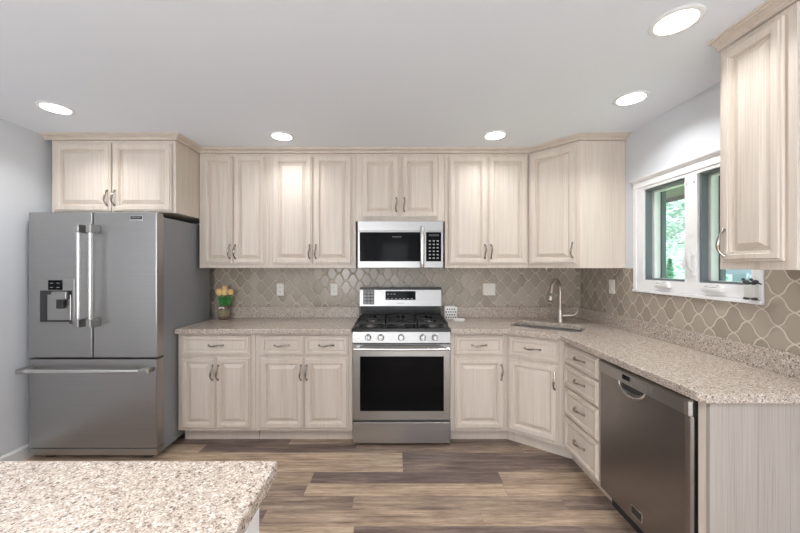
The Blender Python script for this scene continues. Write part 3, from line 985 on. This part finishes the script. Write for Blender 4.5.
# ------------------------------------------------------------------ window over the right counter
wo = bpy.data.objects.new('window_1', None)
COL.objects.link(wo)
struct(wo)
wo.location = (XR, 2.04, 1.6)
def wp(mb, name, mat, par=None, **kw):
    o = mb.done(name, mat, par or wo, **kw)
    if par is None:
        o.location = (-XR, -2.04, -1.6)
    return o
CY0, CY1, CZB, CZT = 1.60, 2.468, 1.216, 2.02
b = MB()
b.box(XR - 0.016, XR + 0.03, CY0, WY0 + 0.004, CZB + 0.02, CZT - 0.0555)
b.box(XR - 0.016, XR + 0.03, WY1 - 0.012, CY1, CZB + 0.02, CZT - 0.0555)
b.box(XR - 0.016, XR + 0.03, CY0, CY1, CZT - 0.055, CZT - 0.012)
wp(b, 'casing', WHITE, bevel=0.002)
b = MB()
b.loops([[(XR - d_, y, z) for d_, z in ((0.001, CZT - 0.0115), (0.020, CZT - 0.0115), (0.026, CZT - 0.004), (0.034, CZT + 0.004), (0.036, CZT + 0.012), (0.001, CZT + 0.012))] for y in (CY0 - 0.012, CY1 + 0.012)])
wp(b, 'head_trim', WHITE)
wp(MB().box(XR - 0.024, XR + 0.03, CY0, CY1, CZB, CZB + 0.019), 'sill', WHITE, bevel=0.003)
# frame and centre mullion
b = MB()
b.box(XR - 0.010, XR + 0.10, 1.634, 1.655, 1.236, 1.965)
b.box(XR - 0.010, XR + 0.10, 2.375, 2.438, 1.236, 1.965)
b.box(XR - 0.010, XR + 0.10, 1.655, 2.375, 1.236, 1.306)
b.box(XR - 0.010, XR + 0.10, 1.655, 2.375, 1.945, 1.965)
b.box(XR - 0.010, XR + 0.10, 1.952, 2.036, 1.306, 1.945)
wp(b, 'frame', WHITE, bevel=0.002)
for y0, y1 in ((2.036, 2.375), (1.655, 1.952)):
    b = MB()
    s, e_ = 0.012, 0.0
    z0, z1 = 1.306, 1.945
    for a in ((y0, y0 + s, z0, z1), (y1 - s, y1, z0, z1), (y0 + s, y1 - s, z0, z0 + s), (y0 + s, y1 - s, z1 - s, z1)):
        b.box(XR + 0.006, XR + 0.045, *a)
    sa = wp(b, 'sash', SCREENF)
    b = MB()
    for a in ((y0, y0 + 0.02, z0, z1), (y1 - 0.02, y1, z0, z1), (y0 + 0.02, y1 - 0.02, z0, z0 + 0.012), (y0 + 0.02, y1 - 0.02, z1 - 0.02, z1)):
        b.box(XR + 0.055, XR + 0.098, *a)
    b.done('outer_sash', TRIMW, sa)
    b = MB()
    for a in ((y0, y0 + 0.03, z0, z1), (y1 - 0.03, y1, z0, z1)):
        b.box(XR + 0.101, XR + 0.13, *a)
    b.done('screen_frame', SCREENF, sa)
    MB().box(XR + 0.070, XR + 0.076, y0 + 0.015, y1 - 0.015, z0 + 0.008, z1 - 0.015).done('pane', GLASS, sa)
for y in (2.19, 1.845):
    c = MB()
    c.loops([[(XR - 0.011, y - 0.062, z), (XR - 0.011, y + 0.062, z), (XR - 0.011 - dd2, y + 0.055, z), (XR - 0.011 - dd2, y - 0.055, z)] for z, dd2 in ((1.262, 0.022), (1.278, 0.026), (1.292, 0.010))])
    co = wp(c, 'crank_cover', WHITE, bevel=0.003)
    MB().tube([(XR - 0.030, y + 0.045, 1.284), (XR - 0.034, y + 0.02, 1.297), (XR - 0.035, y - 0.01, 1.293), (XR - 0.034, y - 0.045, 1.301)], [0.006, 0.005, 0.005, 0.007], 8).done('crank_handle', WHITE, co, smooth=True)
for y in (2.010, 1.975):
    c = MB()
    c.box(XR - 0.020, XR - 0.009, y - 0.008, y + 0.008, 1.345, 1.47)
    lo = wp(c, 'lock_plate', WHITE, bevel=0.003)
    MB().tube([(XR - 0.018, y, 1.375), (XR - 0.036, y, 1.40), (XR - 0.040, y, 1.44), (XR - 0.032, y, 1.485)], [0.007, 0.008, 0.008, 0.006], 8).done('lock_lever', WHITE, lo, smooth=True)
b = MB()
for y, z in ((2.455, 1.88), (2.455, 1.36), (2.02, 1.90), (1.97, 1.90)):
    b.ball((XR - 0.013 if y > 2.4 else XR - 0.010, y, z), 0.004, 0.006, 0.006, 8, 6)
wp(b, 'screw_caps', GREYBTN)

# bird figurine on the casing corner
t = thing('bird_figurine', 'small grey figurine with two dark birds on the window sill corner', 'figurine', (XR - 0.030, 1.628, CZB + 0.0195))
MB().box(-0.022, 0.005, -0.022, 0.024, 0.012, 0.075).done('stand', BIRDG, t, bevel=0.004)
for sy in (-1, 1):
    MB().ball((-0.012, sy * 0.018, 0.008), 0.014, 0.013, 0.008, 10, 6).done('foot', BIRDB, t, smooth=True)
    bb = MB()
    bb.ball((-0.012, sy * 0.019, 0.088), 0.012, 0.017, 0.011, 12, 8, Matrix.Rotation(sy * 0.5, 4, 'X'))
    bb.ball((-0.014, sy * 0.019 + 0.014, 0.101), 0.007, 0.007, 0.007, 10, 6)
    bb.tube([(-0.012, sy * 0.019 - 0.012, 0.086), (-0.012, sy * 0.019 - 0.03, 0.080)], [0.006, 0.003], 6)
    bb.done('bird', BIRDB, t, smooth=True)

# ------------------------------------------------------------------ outlets and switches
def outlet(loc, rz, label, gang=1, rocker=False):
    t = thing('switch_plate' if (rocker or gang == 2) else 'outlet', label, 'switch' if (rocker or gang == 2) else 'outlet', loc, rz, 'wall plates on the backsplash')
    wd = 0.035 if gang == 1 else 0.060
    MB().loops([rect(-wd + i, wd - i, -0.058 + i, 0.058 - i, y) for i, y in ((0, 0), (0, -0.003), (0.004, -0.006))]).done('cover_plate', PLATE, t)
    for g in range(gang):
        cx = 0 if gang == 1 else (-0.023 + 0.046 * g)
        if rocker or gang == 2:
            MB().box(cx - 0.016, cx + 0.016, -0.009, -0.0055, -0.033, 0.033).done('rocker', PLATE, t, bevel=0.001)
        else:
            for s in (-1, 1):
                r = MB().loops([[(cx + 0.016 * p[0], y, s * 0.02 + 0.0145 * p[1]) for p in [(math.cos(2 * PI * k / 14), math.sin(2 * PI * k / 14)) for k in range(14)]] for y in (-0.0055, -0.0085)]).done('receptacle', PLATE, t)
                b = MB()
                for q in (-0.006, 0.006):
                    b.box(q - 0.0015, q + 0.0015, -0.0092, -0.008, s * 0.02 - 0.003, s * 0.02 + 0.007)
                b.done('slots', SLOT, r)
    return t
TY = YB - 0.009
outlet((-1.095, TY, 1.180), 0, 'ivory wall outlet on back tiles nearest the tulips')
outlet((-0.580, TY, 1.180), 0, 'ivory wall outlet on back tiles just left of the range')
outlet((0.898, TY, 1.183), 0, 'ivory double switch plate on back tiles right of the range', 2)
outlet((XR - 0.009, 2.715, 1.236), -PI / 2, 'ivory switch plate on right wall tiles between faucet and window', 1, True)

# ------------------------------------------------------------------ ceiling lights
def downlight(x, y, label, watts=LAMP_W):
    t = thing('ceiling_light', label, 'ceiling light', (x, y, HC), 0, 'recessed ceiling lights')
    MB().lathe([(0.062, 0.0), (0.091, 0.0), (0.0935, -0.003), (0.090, -0.006), (0.078, -0.008), (0.070, -0.006)], 36).done('trim_ring', WHITE, t, smooth=True)
    MB().lathe([(0.072, -0.0045), (0.072, -0.0075), (0.05, -0.0085), (0, -0.009)], 36).done('diffuser', LENS, t, smooth=True)
    l = bpy.data.lights.new('lamp', 'AREA')
    l.shape = 'DISK'
    l.size = 0.15
    l.energy = watts
    l.spread = 2.35
    l.color = (0.985, 0.99, 1.0)
    o = bpy.data.objects.new('lamp', l)
    COL.objects.link(o)
    o.parent = t
    o.location = (0, 0, -0.012)
downlight(-2.16, 2.123, 'round ceiling light over the refrigerator, far left of the ceiling')
downlight(-0.875, 2.58, 'round ceiling light in front of wall cabinet left of the microwave', LAMP_W * 0.55)
downlight(0.768, 2.56, 'round ceiling light in front of wall cabinet right of the microwave', LAMP_W * 0.55)
downlight(1.415, 1.998, 'round ceiling light in front of the window')
downlight(1.156, 1.372, 'large-looking round ceiling light nearest the viewer, beside the right cabinet', LAMP_W * 0.6)
for x, y in ((-2.0, 0.6), (-0.5, 0.2), (0.9, 0.0), (-2.0, -1.6), (-0.4, -1.6), (1.1, -1.6)):  # unseen lights added behind the viewer as general fill
    downlight(x, y, 'added unseen round fill light on the ceiling behind the viewer', LAMP_W * 2.3)

# ------------------------------------------------------------------ small things on the counters
vx, vy = -1.582, 3.085
t = thing('flower_jar', 'small brown jar with tan band holding cream tulips', 'vase', (vx, vy, CZ1))
t.scale = (1, 1, 1.18)
MB().lathe([(0.040, 0), (0.048, 0.006), (0.050, 0.03), (0.050, 0.07), (0.042, 0.09), (0.038, 0.098), (0.041, 0.108), (0.037, 0.108), (0.034, 0.098), (0.036, 0.088), (0.0, 0.080)], 24).done('jar_body', JARG, t, smooth=True)
MB().loops([[((r) * math.cos(2 * PI * k / 24), (r) * math.sin(2 * PI * k / 24), z) for k in range(24)] for r, z in ((0.0505, 0.025), (0.0512, 0.027), (0.0512, 0.073), (0.0505, 0.075))], False, False).done('band', BURLAP, t, smooth=True)
b = MB()
for s in (-1, 1):
    b.ball((s * 0.014, -0.046, 0.092), 0.015, 0.004, 0.008, 10, 6, Matrix.Rotation(s * 0.5, 4, 'Y'))
b.ball((0, -0.048, 0.092), 0.005, 0.005, 0.005, 8, 6)
b.done('bow', CERAM, t, smooth=True)
tl = [((-0.030, -0.022, 0.245), 'cream tulip leaning furthest left in the jar', 0.030),
      ((-0.004, 0.020, 0.275), 'cream tulip standing tallest in the jar', 0.027),
      ((0.016, -0.024, 0.245), 'cream tulip front and centre in the jar', 0.030),
      ((0.060, 0.004, 0.243), 'paler cream tulip leaning furthest right in the jar', 0.025)]
for (dx, dy, dz), lab, r in tl:
    q = thing('tulip', lab, 'flower', (vx + dx * 0.3, vy + dy * 0.3, CZ1 + 0.096), 0, 'tulips in the jar')
    ex, ey, ez = dx * 0.7, dy * 0.7, dz - 0.092
    MB().tube([(0, 0, 0), (ex * 0.4, ey * 0.4, ez * 0.5), (ex, ey, ez - r * 0.9)], [0.003, 0.003, 0.003], 8).done('stem', GREENL, q, smooth=True)
    b = MB()
    b.lathe([(0.004, -r * 1.05), (r * 0.7, -r * 0.8), (r * 0.95, -r * 0.2), (r * 0.9, r * 0.4), (r * 0.6, r * 0.95), (r * 0.2, r * 0.9), (0, r * 0.7)], 14, c=(ex, ey, ez))
    for k in range(3):
        a = k * 2 * PI / 3 + dx * 20
        b.ball((ex + r * 0.45 * math.cos(a), ey + r * 0.45 * math.sin(a), ez + r * 0.1), r * 0.6, r * 0.6, r * 1.1, 10, 6)
    b.done('bloom', PETAL, q, smooth=True)
    for k in range(3):
        a = random.uniform(0, 2 * PI)
        lx, ly = math.cos(a), math.sin(a)
        pts = [(0.004 * lx, 0.004 * ly, 0.0), (0.014 * lx + ex * .3, 0.010 * ly, 0.05), (0.030 * lx + ex * .5, 0.018 * ly, 0.095), (0.042 * lx + ex * .6, 0.022 * ly, 0.118)]
        MB().tube(pts, [0.005, 0.010, 0.008, 0.001], 8, 0.25).done('leaf', GREENL, q, smooth=True)

t = thing('spotted_canister', 'small white spotted canister on counter right behind the range', 'canister', (0.516, 3.108, CZ1))
t.scale = (1, 1, 1.18)
rr = []
for z, s in ((0, 0.94), (0.006, 1.0), (0.09, 1.0), (0.098, 0.95), (0.098, 0.88), (0.06, 0.86)):
    rr.append([(p[0] * s, p[1] * s, z) for p in rrect(0.062, 0.045, 0.022, 4)])
MB().loops(rr).done('canister_body', CERAM, t, smooth=True)
b = MB()
for j in range(4):
    for i in range(5):
        x = -0.044 + i * 0.021 + (0.010 if j % 2 else 0)
        if abs(x) < 0.05:
            b.lathe([(0.0065, 0), (0.0065, 0.0015), (0, 0.0015)], 10, c=(x, -0.0447, 0.016 + j * 0.021), M=Matrix.Rotation(PI / 2, 4, 'X'))
sp = b.done('spots', DOTS, t)
t = tag(MB().loops([[(p[0] * s, p[1] * s, z) for p in rrect(0.055, 0.032, 0.02, 4)] for z, s in ((0, 0.85), (0.012, 1.0), (0.016, 1.0), (0.016, 0.92), (0.008, 0.8))]).done('soap_dish', CERAM, loc=(0.572, 2.985, CZ1), smooth=True), 'small flat white dish on counter in front of the spotted canister', 'dish')
t = tag(MB().lathe([(0.012, 0), (0.012, -0.006), (0.006, -0.012), (0.006, -0.018), (0.010, -0.024), (0, -0.026)], 14).done('cabinet_hook', STEEL_TRIM, loc=(1.30, 2.86, UZ0), smooth=True), 'tiny bright metal hook under the corner wall cabinet', 'hook')

# ------------------------------------------------------------------ outside the window
struct(MB().box(XR + 0.13, 40, -10, 45, -0.25, -0.2).done('lawn_ground', LAWN))
t = thing('porch_roof', 'brown porch roof overhang seen through top of the window', 'roof', (XR + 0.13, 0, 0))
MB().box(0.0, 1.15, 0.6, 5.5, 2.16, 2.30).done('soffit', SOFFIT, t)
MB().box(1.1505, 1.18, 0.6, 5.5, 2.12, 2.34).done('fascia', SOFFIT, t)
def crown_leaves(n, fn, size):
    b = MB()
    for _ in range(n):
        p = Vector(fn())
        s = size * random.uniform(0.6, 1.3)
        M = Matrix.Translation(p) @ Matrix.Rotation(random.uniform(0, 6.28), 4, 'Z') @ Matrix.Rotation(random.uniform(-1.2, 1.2), 4, 'X')
        vs = [b.bm.verts.new(M @ Vector(v)) for v in ((-s, 0, 0), (0, -s * 0.5, s * 0.15), (s, 0, 0), (0, s * 0.5, s * 0.15))]
        b.bm.faces.new(vs)
    return b
def tree(x, y, hgt, rad, label, n=2600):
    t = thing('leafy_tree', label, 'tree', (x, y, -0.2), 0, 'leafy trees outside the window')
    MB().tube([(0, 0, 0), (0.05, 0.03, hgt * 0.3), (0, 0, hgt * 0.6)], [0.14, 0.11, 0.05], 10).done('trunk', BARK, t, smooth=True)
    blobs = [(random.uniform(-.6, .6) * rad, random.uniform(-.6, .6) * rad, random.uniform(0.10, 0.92) * hgt, rad * random.uniform(.35, .6)) for _ in range(16)]
    def fn():
        bx, by, bz, br = random.choice(blobs)
        v = Vector((random.gauss(0, 1), random.gauss(0, 1), random.gauss(0, 1))).normalized() * br * random.uniform(.6, 1.0)
        return (bx + v.x, by + v.y, max(0.1, bz + v.z))
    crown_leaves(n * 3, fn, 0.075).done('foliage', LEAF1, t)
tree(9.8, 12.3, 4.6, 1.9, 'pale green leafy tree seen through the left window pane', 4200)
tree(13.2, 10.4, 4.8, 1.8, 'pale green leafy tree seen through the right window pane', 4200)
def conifer(x, y, hgt, label):
    t = thing('small_conifer', label, 'tree', (x, y, -0.2), 0, 'small conifers outside the window')
    MB().tube([(0, 0, 0), (0, 0, hgt * 0.9)], [0.04, 0.01], 8).done('trunk', BARK, t)
    def fn():
        z = random.random() ** 1.3
        r = (1 - z) * 0.34 * random.uniform(.5, 1)
        a = random.uniform(0, 6.28)
        return (r * math.cos(a), r * math.sin(a), 0.08 + z * (hgt - 0.08))
    crown_leaves(1400, fn, 0.05).done('foliage', LEAF2, t)
conifer(6.6, 8.0, 1.78, 'small dark green conifer seen through the left window pane')
conifer(6.9, 7.05, 1.72, 'small dark green conifer seen through the right window pane')
t = thing('garden_shed', 'pale blue shed with grey roof seen through right window pane', 'shed', (9.0, 8.55, -0.2))
MB().box(-0.4, 0.4, -1.0, 0.55, 0, 2.0).done('wall', SIDING, t)
MB().loops([[(x, y, z) for x, z in ((-0.55, 2.0), (0.55, 2.0), (0, 2.25))] for y in (-1.15, 0.65)]).done('roof', ROOFM, t)
t = thing('garden_fence', 'low white fence seen at bottom of right window pane', 'fence', (7.6, 6.7, -0.2))
b = MB()
for k in range(24):
    b.box(0, 0.02, -1.2 + k * 0.145, -1.2 + k * 0.145 + 0.141, 0.05, 1.42)
b.done('board_panel', WHITE, t)
MB().box(-0.06, -0.001, 0.45, 0.75, 0, 1.45).done('post', SIDING, t)
l = bpy.data.lights.new('sun', 'SUN')
l.energy = 7.0
l.angle = 0.3
so = bpy.data.objects.new('sun', l)
so.rotation_euler = (math.radians(40), math.radians(-25), math.radians(60))
COL.objects.link(so)
